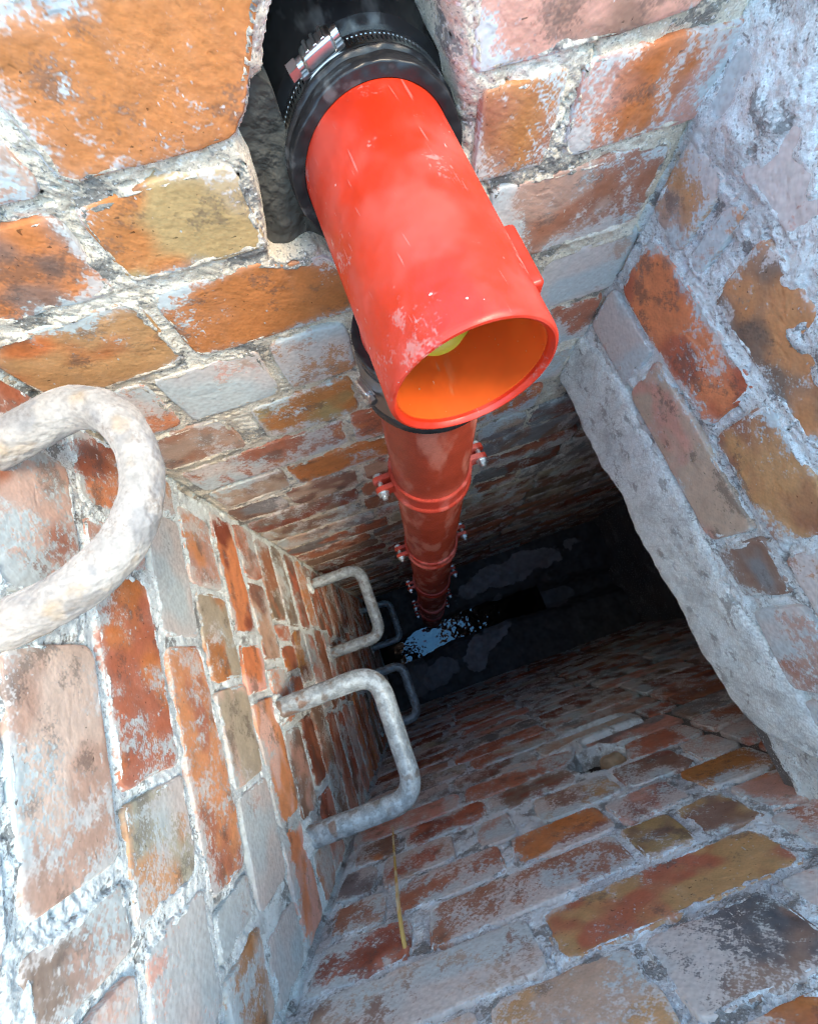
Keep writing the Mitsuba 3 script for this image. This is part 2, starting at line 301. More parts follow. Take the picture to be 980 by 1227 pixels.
LEFT_BRICKS = """
L R 45|207,-290 219,-304 241,-332 256,-368 241,-374 210,-373 180,-373 163,-361 154,-342 130,-304 131,-297 135,-285
A R 25|271,-395 321,-443 304,-457 261,-451 237,-430 227,-410 244,-404
R P 30|308,-304 316,-321 315,-334 292,-317 278,-301
L P 22|80,-310 86,-348 80,-373 47,-368 17,-373 -15,-372 -44,-373 -68,-371 -87,-369 -79,-339 -63,-303 -46,-303 -28,-302 5,-303 30,-305 56,-307
P B 62|-70,-305 -84,-338 -93,-368 -109,-364 -128,-352 -124,-332 -113,-317 -90,-312
R O 25|144,-425 153,-454 106,-458 98,-463 61,-470 26,-474 -16,-468 -29,-461 -26,-416 -14,-398 13,-397 37,-394 67,-395 106,-403
A T 45|-42,-395 -42,-435 -54,-461 -83,-463 -108,-457 -129,-440 -131,-426 -130,-414 -87,-394 -60,-386
L O 60|-133,-419 -138,-460 -169,-464 -208,-458 -224,-451 -184,-393 -152,-395
P G 92|218,-492 249,-540 175,-551 111,-548 92,-491 136,-488
A R 22|87,-502 89,-560 36,-557 -3,-561 -51,-558 -91,-565 -118,-557 -151,-548 -154,-520 -141,-504 -102,-496 -49,-494 8,-495 48,-496
A P 35|270,-582 281,-650 231,-658 172,-651 160,-579 210,-574 244,-566
T O 25|155,-591 163,-661 108,-665 40,-659 40,-587 88,-574
L T 10|24,-587 20,-665 -36,-659 -88,-657 -88,-588 -40,-584
P G 92|-98,-590 -102,-657 -161,-674 -210,-653 -205,-596 -144,-580
A D 5|284,-691 304,-745 225,-757 173,-757 114,-755 104,-700 166,-695 233,-685
A L 10|81,-687 80,-745 42,-746 6,-742 16,-678 50,-682
A L 8|5,-684 -1,-748 -52,-759 -119,-768 -160,-759 -167,-702 -133,-696 -64,-693
A L 8|-182,-702 -204,-750 -236,-754 -289,-772 -305,-742 -292,-691 -271,-705 -229,-703
L O 55|-200,-492 -228,-567 -269,-578 -290,-573 -258,-494 -236,-463
P G 75|-245,-625 -288,-679 -302,-639 -298,-597 -261,-589
P G 75|-170,-518 -188,-568 -220,-570 -198,-504
R P 25|308,-780 312,-824 229,-839 210,-778
R B 15|288,-876 306,-959 217,-972 144,-932 136,-868 193,-865
B T 15|192,-779 197,-854 125,-846 56,-828 59,-765 116,-775
R O 15|75,-876 74,-942 34,-936 38,-878
D O 10|109,-973 110,-1019 35,-1016 2,-1017 8,-949
R D 12|-61,-906 -72,-973 -158,-981 -177,-934 -157,-878
B P 15|-68,-798 -89,-866 -172,-843 -195,-782 -128,-779
"""
FRONT_BRICKS = """
R P 25|-245,-733 -238,-754 -174,-766 -174,-727 -177,-708 -212,-707 -238,-716
R R 20|-148,-724 -98,-740 -45,-750 2,-761 2,-722 -48,-720 -99,-712 -139,-701
T R 20|-178,-796 -179,-822 -115,-841 -66,-853 -68,-799 -130,-801
G G 15|-252,-808 -245,-844 -201,-856 -198,-787
R D 18|-248,-629 -248,-672 -215,-676 -150,-683 -134,-658 -147,-636 -185,-628 -220,-624
R R 25|-104,-631 -88,-653 -36,-677 12,-677 92,-682 132,-671 150,-647 143,-626 104,-614 76,-616 37,-627 -15,-619 -59,-609 -90,-613
T B 45|-234,-562 -227,-584 -168,-588 -102,-582 -34,-590 1,-583 5,-535 -33,-525 -80,-524 -120,-516 -177,-526
Y R 8|24,-573 57,-584 111,-588 175,-590 223,-587 266,-582 279,-548 264,-522 242,-522 175,-517 138,-521 71,-519 26,-520 24,-542
K B 38|132,-483 162,-497 193,-500 213,-488 225,-454 229,-435 200,-424 138,-427 106,-424 101,-436
Y T 18|-42,-490 -10,-496 33,-497 60,-494 82,-478 84,-451 82,-424 70,-410 -48,-456
O R 15|118,-403 153,-406 187,-407 207,-406 172,-373 119,-388
R P 50|240,-492 269,-492 275,-476 252,-454 237,-458 232,-475
Y B 8|172,-685 184,-693 238,-670 225,-621 172,-623 162,-642
Y B 10|245,-694 274,-686 305,-654 292,-630 230,-619
D P 42|174,-754 263,-773 277,-719 227,-702 169,-706
O D 18|32,-767 67,-775 115,-788 172,-766 155,-714 82,-715 46,-709 26,-740
Y B 12|95,-870 143,-874 217,-857 209,-805 170,-808 87,-829
B D 12|230,-861 283,-882 340,-852 326,-822 235,-805
R O 8|316,-788 380,-800 417,-768 394,-730 338,-728 305,-740
P O 25|332,-683 392,-702 409,-692 404,-648 378,-641 324,-646
R P 35|329,-602 375,-601 402,-595 334,-529 308,-532 308,-552
P P 20|364,-865 412,-880 419,-835 398,-812 356,-818
R D 12|423,-1123 482,-1114 459,-1065 416,-1070
O B 15|-238,-932 -174,-965 -155,-904 -177,-884
R D 15|-156,-918 -97,-953 2,-967 -4,-925 -79,-904 -145,-887
D B 12|21,-956 69,-960 175,-945 163,-912 88,-912 19,-911
P G 45|-24,-839 37,-834 29,-793 -21,-800
"""
RIGHT_BRICKS = """
A P 30|313,-339 316,-307 297,-304 264,-302 254,-318 273,-331 292,-338
P O 45|248,-337 242,-313 227,-315 226,-336
A R 12|296,-430 296,-381 260,-367 233,-375 163,-367 110,-364 104,-402 125,-414 171,-424 222,-430 268,-434
A B 18|195,-324 190,-300 169,-288 137,-289 104,-282 37,-319 52,-335 89,-339 131,-342 167,-335
T P 20|198,-516 200,-481 158,-453 79,-449 1,-452 -3,-502 38,-507 84,-510 153,-516
A R 10|90,-420 94,-375 60,-370 2,-361 -40,-377 -27,-398 7,-413 21,-425 48,-422
B G 30|-24,-490 -21,-456 -59,-450 -80,-455 -68,-485
P R 55|-96,-477 -85,-448 -142,-445 -175,-467 -152,-479
P R 70|258,-248 251,-232 235,-224 216,-208 159,-246 202,-254 229,-252
R O 15|-34,-370 -63,-370 -148,-409 -126,-418 -67,-394
"""
# ------------------------------------------------------------------ bricks: outlines in millimetres on each wall (along the wall, height)
def parse(text):
    out = []
    for line in text.strip().split('\n'):
        h, p = line.split('|'); a, b, lime = h.split()
        out.append((a, b, int(lime) / 100, np.array([[float(v) for v in q.split(',')] for q in p.split()]) / 1000))
    return out

COURSES = {'back': [-.022, -.112, -.200, -.274, -.367, -.459, -.551, -.640, -.727], 'left': [-.100, -.195, -.287, -.381, -.480, -.570, -.673, -.772, -.870],
           'front': [-.120, -.215, -.310, -.408, -.508, -.600, -.692, -.782, -.880, -.972], 'right': [-.110, -.195, -.273, -.353, -.440, -.522]}
PITCH = {'back': .0885, 'left': .0965, 'front': .0925, 'right': .085}

def rect(lo, hi, zb, zt, g):
    """A brick's face: nearly a rectangle, its edges a little out of true."""
    e = lambda s=.0022: g.uniform(-s, s)
    m = (lo + hi) / 2 + e(.02)
    return np.array([[lo + e(), zb + e()], [m, zb + e(.0016)], [hi + e(), zb + e()], [hi + e(), zt + e()], [m, zt + e(.0016)], [lo + e(), zt + e()]])

def bond(wall, traced, a0, a1_, zlow, codes, limes, seed, joint=.0068, skip=None, wide=None):
    """The wall's courses from the top down: the bricks seen, squared up in their course, and limed or dark ones closing the gaps between them.
    Each is (tone, tone, lime, face outline, the outline of its bare part or None)."""
    g = np.random.default_rng(seed)
    Zs = list(COURSES[wall])
    while Zs[-1] > zlow: Zs.append(Zs[-1] - PITCH[wall])
    rows = [[] for _ in Zs[:-1]]
    a1 = a1_ if wide is None else wide
    for c1, c2, lime, P in traced:
        zm = (P[:, 1].max() + P[:, 1].min()) / 2
        for k in range(len(Zs) - 1):
            if Zs[k + 1] <= zm < Zs[k]: rows[k].append((max(a0, P[:, 0].min() - .002), min(a1, P[:, 0].max() + .002), c1, c2, lime, P))
    out = []
    for k, row in enumerate(rows):
        zt, zb = Zs[k] - joint, Zs[k + 1] + joint
        a1 = wide if wide is not None and zt < -.66 else a1_
        row.sort(key=lambda x: x[0]); done = []
        for r in row:                                   # neighbours that overlap meet in the middle, a joint apart
            r = list(r)
            if done and r[0] < done[-1][1] + 2 * joint:
                m = (max(r[0], done[-1][0] + .03) + done[-1][1]) / 2 if r[0] < done[-1][1] else (r[0] + done[-1][1]) / 2
                done[-1][1], r[0] = m - joint, m + joint
            if r[1] - r[0] > .02: done.append(r)
        for lo, hi, c1, c2, lime, P in done: out.append((c1, c2, lime, rect(lo, hi, zb, zt, g), P))
        edges = [a0 - 2 * joint] + [v for r in done for v in r[:2]] + [a1 + 2 * joint]
        for lo, hi in zip(edges[0::2], edges[1::2]):
            lo, hi = lo + 2 * joint, hi - 2 * joint
            if hi - lo < .028: continue
            n = max(1, round((hi - lo) / (.24 if (k + seed) % 3 or hi - lo > .5 else .13)))
            cut = np.linspace(lo, hi, n + 1)
            if n > 1: cut[1:-1] += g.uniform(-.03, .03, n - 1)
            for u, v in zip(cut[:-1], cut[1:]):
                u, v = u + (joint if u > lo else 0), v - (joint if v < hi else 0)
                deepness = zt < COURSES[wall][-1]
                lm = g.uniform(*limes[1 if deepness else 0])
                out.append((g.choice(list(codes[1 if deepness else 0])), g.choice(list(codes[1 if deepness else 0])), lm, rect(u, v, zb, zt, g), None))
    if skip is not None:
        cut = []
        for c1, c2, lime, P, bare in out:
            q = Polygon(P)
            if q.intersects(skip):
                q = q.difference(skip.buffer(.004))
                if q.geom_type != 'Polygon': q = max(q.geoms, key=lambda x: x.area) if len(getattr(q, 'geoms', [])) else None
                q = q.buffer(-.008).buffer(.008) if q is not None else None
                if q is None or q.is_empty or q.geom_type != 'Polygon' or q.area < .0014: continue
                P = np.array(q.simplify(.002).exterior.coords)[:-1]
            cut.append((c1, c2, lime, P, bare))
        out = cut
    return out

def chaikin(P, n=2):
    for _ in range(n):
        Q = np.roll(P, -1, axis=0)
        P = np.stack([.92 * P + .08 * Q, .08 * P + .92 * Q], 1).reshape(-1, 2)
    return P

def resample(P, step):
    Q = np.vstack([P, P[:1]]); s = np.r_[0, np.cumsum(np.linalg.norm(np.diff(Q, axis=0), axis=1))]
    n = max(14, int(s[-1] / step)); t = np.linspace(0, s[-1], n, endpoint=False)
    return np.stack([np.interp(t, s, Q[:, 0]), np.interp(t, s, Q[:, 1])], 1)

def brick_mesh(P, seed, fine, depth=.03, lift=.0025, wob=.0026):
    """A worn brick: outline rounded and uneven, arris broken, face pitted. Local frame (along, height, out of the wall)."""
    step = .006 if fine else .022
    O = resample(chaikin(P), step)
    c = np.array(Polygon(O).representative_point().coords[0])
    d = O - c; r = np.linalg.norm(d, axis=1, keepdims=True)
    k = meshkit.fbm(np.c_[O * 60, np.full(len(O), seed * 3.7)], 3) - .5
    O = O + d / r * (k[:, None] * 2 * wob + .0018)
    rings = [(1.0, -depth), (1.0, -.004)]
    rr = np.linalg.norm(O - c, axis=1).mean()
    for inset, out in ((.0006, -.0008), (.0018, .0)):
        rings.append((1 - inset / rr, out))
    for s in ((.9, .72, .54, .36, .18) if fine else (.5,)):
        rings.append((min(s, 1 - .006 / rr), .0004))
    v, f, n = [], [], len(O)
    for s, out in rings:
        q = c + (O - c) * s
        v.append(np.c_[q, np.full(n, out)])
    v.append(np.array([[c[0], c[1], .0004]]))
    v = np.vstack(v)
    front = v[:, 2] > -.002
    tilt = np.random.default_rng(seed).uniform(-.008, .008, 2)
    q = np.c_[v[:, :2], np.full(len(v), seed * .37)]
    v[front, 2] += (meshkit.fbm(q * 30, 3)[front] - .5) * .0026 + (meshkit.fbm(q * 130, 2)[front] - .5) * .0010 + (v[front, :2] - c) @ tilt + lift
    for i in range(len(rings) - 1):
        for j in range(n):
            k2 = (j + 1) % n; a, b = i * n + j, i * n + k2
            f += [[a, b, b + n], [a, b + n, a + n]]
    last = (len(rings) - 1) * n
    f += [[last + j, last + (j + 1) % n, len(v) - 1] for j in range(n)]
    m = trimesh.Trimesh(v, f, process=False)
    if Polygon(O).exterior.is_ccw is False: m.invert()
    return m

def pack(c1, c2, g):
    return float(CODES.index(c1) + 16 * CODES.index(c2) + 256 * g.integers(0, 16) + 4096 * g.integers(0, 16) + 65536 * g.integers(0, 32)) + .5

def lime_at(m, P, bare, lime):
    """How limed the brick is at each corner of its mesh: more along the edges, and outside the part seen bare in the wall."""
    q = shapely.points(np.array(m.vertices)[:, :2])
    e = shapely.distance(q, Polygon(P).exterior)
    l = lime + .07 * np.clip(1 - e / .012, 0, 1)
    if bare is not None:
        B = Polygon(bare).buffer(0)
        l = l + (.52 - min(lime, .5)) * np.clip(shapely.distance(q, B) / .010, 0, 1)
    return np.clip(l, 0, 1)

def on_wall(v, wall):
    a, z, o = v[:, 0], v[:, 1], v[:, 2]
    if wall == 'back': return np.c_[a, YB - o, z]
    if wall == 'front': return np.c_[a, YF + o, z]
    if wall == 'left': return np.c_[XL + o, a, z]
    return np.c_[XR - o, a, z]
FLIP = {'back': False, 'front': True, 'left': False, 'right': True}

def to_world(m, wall):
    w = on_wall(np.array(m.vertices), wall)
    n = np.cross(w[m.faces[:, 1]] - w[m.faces[:, 0]], w[m.faces[:, 2]] - w[m.faces[:, 0]])
    return trimesh.Trimesh(w, m.faces, process=False)

def oriented(mesh, inward):
    """Faces turned so that, summed, they look along inward."""
    n = np.cross(mesh.vertices[mesh.faces[:, 1]] - mesh.vertices[mesh.faces[:, 0]], mesh.vertices[mesh.faces[:, 2]] - mesh.vertices[mesh.faces[:, 0]]).sum(0)
    if n @ np.array(inward) < 0: mesh.invert()
    return mesh
INWARD = {'back': (0, -1, 0), 'front': (0, 1, 0), 'left': (1, 0, 0), 'right': (-1, 0, 0)}

def lay_bricks(key, wall, bricks, zfine, zpart, g):
    """Each brick that can be picked out is a part; the ones too small to tell apart are one part of the wall."""
    rest = []
    for i, (c1, c2, lime, P, bare) in enumerate(bricks):
        zmax = P[:, 1].max()
        flat = brick_mesh(P, g.integers(1, 900), zmax > zfine, lift=g.uniform(.0000, .0018))
        uv = np.c_[np.full(len(flat.vertices), pack(c1, c2, g)), lime_at(flat, P, bare, lime)]
        m = oriented(to_world(flat, wall), INWARD[wall])
        if zmax > zpart:
            put(key + '__brick', m, 'brick_material', smooth=True, uv=uv)
        else:
            rest.append((m, uv))
    if rest:
        off, vs, fs, us = 0, [], [], []
        for m, uv in rest:
            vs.append(m.vertices); fs.append(m.faces + off); us.append(uv); off += len(m.vertices)
        k = put(key + '__deep_brickwork', trimesh.Trimesh(np.vstack(vs), np.vstack(fs), process=False), 'brick_material', smooth=True, uv=np.vstack(us))
        tag(k, kind='stuff')

def steps(z0, z1, first=.0022):
    z = [z0]
    while z[-1] > z1:
        d = abs(z[-1]); z.append(z[-1] - (first if d < .72 else min(.02, first + (d - .72) * .011)))
    z[-1] = z1
    return np.array(z)

def mortar_bed(key, wall, bricks, a0, a1, z0, z1, bsdf, seed, carve=None, fill=None, da=.0022):
    """The jointing as relief: proud of some bricks' edges, sunk behind others, cracked along the joints."""
    A, Z = np.arange(a0, a1 + da, da), steps(z0, z1)
    aa, zz = np.meshgrid(A, Z, indexing='ij')
    pts = np.c_[aa.ravel(), zz.ravel()]
    polys = [Polygon(resample(chaikin(b[3]), .008)).buffer(0) for b in bricks]
    tree = shapely.STRtree(polys); P = shapely.points(pts)
    inside = np.zeros(len(pts), bool); inside[tree.query(P, predicate='within')[0]] = True
    rims = shapely.STRtree([p.exterior if p.geom_type == 'Polygon' else max(p.geoms, key=lambda x: x.area).exterior for p in polys])
    (qi, _), dist = rims.query_nearest(P, return_distance=True, all_matches=False)
    d = np.zeros(len(pts)); d[qi] = dist
    s3 = np.c_[pts, np.full(len(pts), seed * 5.1)]
    f1, f2, f3 = meshkit.fbm(s3 * 22, 3), meshkit.fbm(s3 * 95, 3), meshkit.fbm(s3 * 240, 2)
    h = -.0010 + (f1 - .5) * .006 + (f2 - .5) * .0045 + (f3 - .5) * .0022
    h -= .0035 * np.clip((.010 - d) / .010, 0, 1) * (f1 < .5) * ~inside * np.clip((.5 - f1) * 12, 0, 1)
    crack = np.abs(meshkit.fbm(np.c_[pts[:, 0] * 14, pts[:, 1] * 34, s3[:, 2] + 9], 3) - .5)
    h -= .006 * np.clip(1 - crack / .010, 0, 1) * (f2 > .42) * ~inside
    edge = .009 * (meshkit.fbm(s3 * 48 + 40, 4) - .40)
    h = np.where(inside, h + .0022 - np.clip(d - edge, 0, .05) * .7, h)
    h = np.maximum(h, -.02)
    c = np.minimum(np.abs(pts[:, 0] - (a0 + .03)), np.abs(pts[:, 0] - (a1 - .03)))
    h -= .007 * np.clip(1 - c / .006, 0, 1) * (f1 > .36) * ((pts[:, 1] > -.655) | (pts[:, 0] < .3))
    if fill is not None: h = fill(pts, h)
    if carve is not None: h = carve(pts, h)
    ni, nj = aa.shape
    idx = np.arange(ni * nj).reshape(ni, nj)
    f = np.stack([idx[:-1, :-1], idx[1:, :-1], idx[1:, 1:], idx[:-1, 1:]], -1).reshape(-1, 4)
    f = np.vstack([f[:, [0, 1, 2]], f[:, [0, 2, 3]]])
    m = oriented(trimesh.Trimesh(on_wall(np.c_[pts, h], wall), f, process=False), INWARD[wall])
    return put(key + '__mortar', m, bsdf, smooth=True, uv=pts)

GAP = .004
# back wall: a ragged opening where the drain comes through
RECESS = Polygon([(.040, -.09), (.033, -.131), (.029, -.139), (.018, -.157), (.003, -.183), (-.010, -.196), (-.008, -.214), (-.009, -.234), (-.019, -.280), (-.005, -.287), (.021, -.285), (.060, -.325), (.187, -.307),
                  (.180, -.278), (.166, -.258), (.156, -.226), (.158, -.185), (.151, -.151), (.150, -.09)])
DEEP = Polygon([(.036, -.07), (.030, -.135), (.016, -.158), (.002, -.183), (-.008, -.21), (-.006, -.245), (.010, -.285), (.045, -.312), (.090, -.315), (.130, -.295), (.148, -.262), (.152, -.215), (.140, -.170), (.122, -.130), (.116, -.07)])
def carve_back(p, h):
    inr = shapely.contains_xy(RECESS, p[:, 0], p[:, 1])
    d = shapely.distance(shapely.points(p), RECESS.exterior)
    dd = shapely.distance(shapely.points(p), DEEP.exterior) * np.where(shapely.contains_xy(DEEP, p[:, 0], p[:, 1]), 1, -1)
    n = meshkit.fbm(np.c_[p * 70, np.zeros(len(p))], 3) - .5
    h = np.where(inr & (p[:, 0] < .09) & (p[:, 1] < -.17), h - np.clip(d * 5, 0, .075), h)
    dd = dd + n * .010
    return h - np.clip(dd, 0, .008) * 1.0 - np.clip((dd - .008) * 9, 0, .17)
SHADE_OUTLINE = [(.010, -.187), (-.010, -.196), (-.008, -.214), (-.009, -.234), (-.019, -.280), (-.005, -.287), (.021, -.285), (.060, -.325), (.075, -.300), (.02, -.26), (.012, -.22)]
CAVITY = Polygon([(.180, -.960), (.215, -1.010), (.265, -1.000), (.298, -.955), (.272, -.897), (.231, -.890), (.194, -.918)])
def carve_front(p, h):
    d = shapely.distance(shapely.points(p), CAVITY.exterior)
    return np.where(shapely.contains_xy(CAVITY, p[:, 0], p[:, 1]), h - np.clip(d * 9, 0, .16), h)
def fill_front(p, h):
    e = ((p[:, 0] - .30) / .12) ** 2 + ((p[:, 1] + 1.09) / .11) ** 2
    return h + .010 * np.clip(1.3 - e, 0, 1)
def fill_right(p, h):       # rendered over at the top
    e = np.clip((p[:, 1] + .30 + .15 * np.clip(.20 - p[:, 0], 0, .2)) / .05, 0, 1)
    n = meshkit.fbm(np.c_[p * 26, np.full(len(p), 3.3)], 4) - .47
    h = np.maximum(h, np.where(e > .02, -.004 + .006 * e + n * .035, -1))
    return h - .007 * np.clip(1 - np.abs(p[:, 1] + .512 + .006 * np.sin(p[:, 0] * 40)) / .010, 0, 1)

traced = {'back': parse(BACK_BRICKS), 'left': parse(LEFT_BRICKS), 'front': parse(FRONT_BRICKS), 'right': parse(RIGHT_BRICKS)}
traced['front'] = [(a, b, l + .12, P) for a, b, l, P in traced['front']]
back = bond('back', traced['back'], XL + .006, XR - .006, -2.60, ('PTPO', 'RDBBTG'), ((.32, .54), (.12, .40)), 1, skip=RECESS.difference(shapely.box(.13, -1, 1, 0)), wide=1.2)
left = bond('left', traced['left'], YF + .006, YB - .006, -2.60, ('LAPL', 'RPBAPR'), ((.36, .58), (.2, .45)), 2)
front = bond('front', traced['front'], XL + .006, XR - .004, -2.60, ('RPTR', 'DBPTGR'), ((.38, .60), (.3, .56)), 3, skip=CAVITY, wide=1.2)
right = bond('right', traced['right'], YF + .006, YB - .006, -.50, ('PLTP', 'P'), ((.62, .84), (.5, .7)), 4)
deep_back = deep_front = []
deep_left = []

g = np.random.default_rng(21)
dk = trimesh.creation.extrude_polygon(Polygon(SHADE_OUTLINE).buffer(.012), .02).subdivide_to_size(.005)  # plate added in the recess, its dark colour stands for shade
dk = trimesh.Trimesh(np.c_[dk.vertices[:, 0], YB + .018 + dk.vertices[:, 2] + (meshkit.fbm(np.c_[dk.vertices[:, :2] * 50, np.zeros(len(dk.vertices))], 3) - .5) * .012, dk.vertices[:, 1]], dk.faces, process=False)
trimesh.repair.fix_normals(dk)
put('brick_wall__painted_shade', dk, 'recess_shade', smooth=40); labels['brick_wall__painted_shade'] = {'label': 'dark plate painted as the shade in the recess beside the black coupling'}
WALLS = [('brick_wall', 'back', back, deep_back, XL - .03, XR + .03, 'mortar_back', carve_back, None, 'orange brick wall with cream mortar that the black coupling and red pipe come through'),
         ('brick_wall_001', 'left', left, deep_left, YF - .03, YB + .03, 'mortar_left', None, None, 'brick wall with pale bluish lime that carries the grey steps'),
         ('brick_wall_002', 'front', front, deep_front, XL - .03, XR + .03, 'mortar_front', carve_front, fill_front, 'red and ochre brick wall with a hole in it facing the red pipe'),
         ('brick_wall_003', 'right', right, [], YF - .03, YB + .03, 'mortar_right', None, fill_right, 'short brick wall thick with pale mortar standing on the stone lintel')]
for key, wall, bricks, deep, a0, a1, bsdf, cv, fl, text in WALLS:
    lay_bricks(key, wall, bricks, -.70, -1.36, g)
    if deep: lay_bricks(key, wall, deep, 9, 9, g)
    mortar_bed(key, wall, bricks + deep, a0, a1, GROUND - .062, -.54 if wall == 'right' else -2.72, bsdf, {'back': 1, 'left': 2, 'front': 3, 'right': 4}[wall], cv, fl)
    tag(key, text, 'wall', kind='thing')

# lower chamber: the back and front walls run on under the lintel, closed by an end wall
def rough_sheet(fn, a, b, na, nb, amp, seed):
    A, Bv = np.meshgrid(np.linspace(*a, na), np.linspace(*b, nb), indexing='ij')
    h = (meshkit.fbm(np.c_[A.ravel() * 12, Bv.ravel() * 12, np.full(A.size, seed * 2.0)], 4) - .5) * amp
    idx = np.arange(na * nb).reshape(na, nb)
    f = np.stack([idx[:-1, :-1], idx[1:, :-1], idx[1:, 1:], idx[:-1, 1:]], -1).reshape(-1, 4)
    return trimesh.Trimesh(fn(A.ravel(), Bv.ravel(), h), np.vstack([f[:, [0, 1, 2]], f[:, [0, 2, 3]]]), process=False)
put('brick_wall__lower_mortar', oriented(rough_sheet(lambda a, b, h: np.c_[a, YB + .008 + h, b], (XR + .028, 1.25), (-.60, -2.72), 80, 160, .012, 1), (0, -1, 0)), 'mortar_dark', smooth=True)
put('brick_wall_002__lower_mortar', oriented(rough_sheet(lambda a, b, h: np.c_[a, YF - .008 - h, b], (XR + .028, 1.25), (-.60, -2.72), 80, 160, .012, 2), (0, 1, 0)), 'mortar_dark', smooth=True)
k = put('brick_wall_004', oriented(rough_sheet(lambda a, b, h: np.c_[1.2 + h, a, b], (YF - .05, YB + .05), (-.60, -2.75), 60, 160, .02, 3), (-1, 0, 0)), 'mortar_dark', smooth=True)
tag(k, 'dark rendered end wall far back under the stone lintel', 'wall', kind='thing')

# ------------------------------------------------------------------ the stone lintel under the short wall
SLAB = [(.335, -.655), (.276, -.652), (.225, -.665), (.155, -.665), (.104, -.651), (.044, -.662), (-.030, -.655), (-.065, -.647), (-.124, -.651), (-.165, -.644), (-.205, -.640), (-.228, -.626), (-.243, -.602), (-.250, -.560), (-.262, -.522),
        (-.240, -.500), (-.207, -.507), (-.158, -.510), (-.108, -.521), (-.057, -.531), (.036, -.517), (.094, -.520), (.157, -.523), (.211, -.516), (.268, -.520), (.300, -.535), (.335, -.545)]
def slab_mesh():
    O = resample(chaikin(np.array(SLAB)), .004)
    O = O + (meshkit.fbm(np.c_[O * 90, np.zeros(len(O))], 3)[:, None] - .5) * .004
    poly = Polygon(O)
    gx, gz = np.meshgrid(np.arange(-.335, .336, .004), np.arange(-.67, -.49, .004), indexing='ij')
    P = np.c_[gx.ravel(), gz.ravel()]
    P = P[shapely.contains_xy(poly.buffer(-.003), P[:, 0], P[:, 1])]
    P = P + (np.random.default_rng(3).random(P.shape) - .5) * .001
    n = len(O); pts = np.vstack([O, P])
    tr = Delaunay(pts).simplices
    c = pts[tr].mean(1); tr = tr[shapely.contains_xy(poly, c[:, 0], c[:, 1])]
    q = np.c_[pts, np.zeros(len(pts))]
    d = shapely.distance(shapely.points(pts), poly.exterior)
    chis = np.sin(pts[:, 0] * 210 + 26 * pts[:, 1] + 7 * meshkit.fbm(q * 20, 2))
    out = .004 + (meshkit.fbm(q * 14, 3) - .5) * .006 + (meshkit.fbm(q * 90, 3) - .5) * .0018 + .0005 * chis - .009 * np.exp(-d / .005)
    front = np.c_[XR - out, pts]
    back = np.c_[np.full(n, XR + .45), O]
    v = np.vstack([front, back]); m0 = len(pts)
    f = list(tr)
    for j in range(n):
        k = (j + 1) % n; f += [[j, k, m0 + k], [j, m0 + k, m0 + j]]
    m = trimesh.Trimesh(v, np.array(f), process=False); trimesh.repair.fix_normals(m)
    return m
put('stone_lintel', slab_mesh(), 'stone_material', smooth=55)
tag('stone_lintel', 'long pale grey stone lintel over the dark opening', 'lintel')
cm = trimesh.creation.box((.26, .12, .125)).subdivide_to_size(.006); cm.apply_translation((XR + .138, -.285, -.555))
cm.vertices[:, 0] += (meshkit.fbm(cm.vertices * 40, 4) - .5) * .014; cm.vertices[:, 1:] += (meshkit.fbm(cm.vertices * 30 + 7, 3)[:, None] - .5) * .02
put('brick_wall_003__corner_mortar', cm, 'mortar_right', smooth=True)
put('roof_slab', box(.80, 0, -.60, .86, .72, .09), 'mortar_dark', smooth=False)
tag('roof_slab', 'stone slab roofing the lower chamber behind the lintel', 'slab')

ea = trimesh.creation.extrude_polygon(CAVITY.buffer(.004), .10).subdivide_to_size(.008)  # fill added behind the face, coloured dark as the shade in the hole
ea = trimesh.Trimesh(np.c_[ea.vertices[:, 0], YF - .026 - ea.vertices[:, 2] + (meshkit.fbm(np.c_[ea.vertices[:, :2] * 60, np.zeros(len(ea.vertices))], 3) - .5) * .022, ea.vertices[:, 1]], ea.faces, process=False)
trimesh.repair.fix_normals(ea)
put('brick_wall_002__hole', ea, 'hole_shade', smooth=40); labels['brick_wall_002__hole'] = {'label': 'dark fill painted as the shade inside the hole where a brick is missing'}
# a stone wedged in the hole of the front wall
st = trimesh.creation.icosphere(4, .026); st.vertices *= (1.0, .7, .9)
st.vertices += st.vertex_normals * ((meshkit.fbm(st.vertices * 50, 3) - .5) * .02)[:, None]; st.apply_translation((.264, YF - .020, -.950))
scene['tan_stone_material'] = rough(lambda p, n, uv: mi.Color3f(.38, .28, .19) * (0.5 + fbm(p.x * 90, p.y * 90, p.z * 90)))
put('wedged_stone', st, 'tan_stone_material', smooth=True); tag('wedged_stone', 'tan stone wedged in the hole of the brick wall', 'stone')

# ------------------------------------------------------------------ setting: soil, ground, collar, floor, water
def shell(x0, x1, y0, y1, z0, z1):
    m = trimesh.creation.box((x1 - x0, y1 - y0, z1 - z0)); m.apply_translation(((x0 + x1) / 2, (y0 + y1) / 2, (z0 + z1) / 2))
    keep = m.face_normals[:, 2] < .5
    return trimesh.Trimesh(m.vertices, m.faces[keep], process=False)
put('added_soil', shell(-.7, 1.7, -.8, .8, -3.0, GROUND - .002), 'soil_material', smooth=False); tag('added_soil', 'unseen earth shell added around the shaft to keep stray light out', kind='structure')  # unseen box added to stop light leaking in below the ground sheet
def ring_sheet(z, x0, x1, y0, y1, far):
    v, f = [], []
    xs, ys = [-far, x0, x1, far], [-far, y0, y1, far]
    v = np.array([[x, y, z] for x in xs for y in ys])
    for i in range(3):
        for j in range(3):
            if (i, j) != (1, 1):
                a = i * 4 + j; f += [[a, a + 4, a + 5], [a, a + 5, a + 1]]
    return trimesh.Trimesh(v, f, process=False)
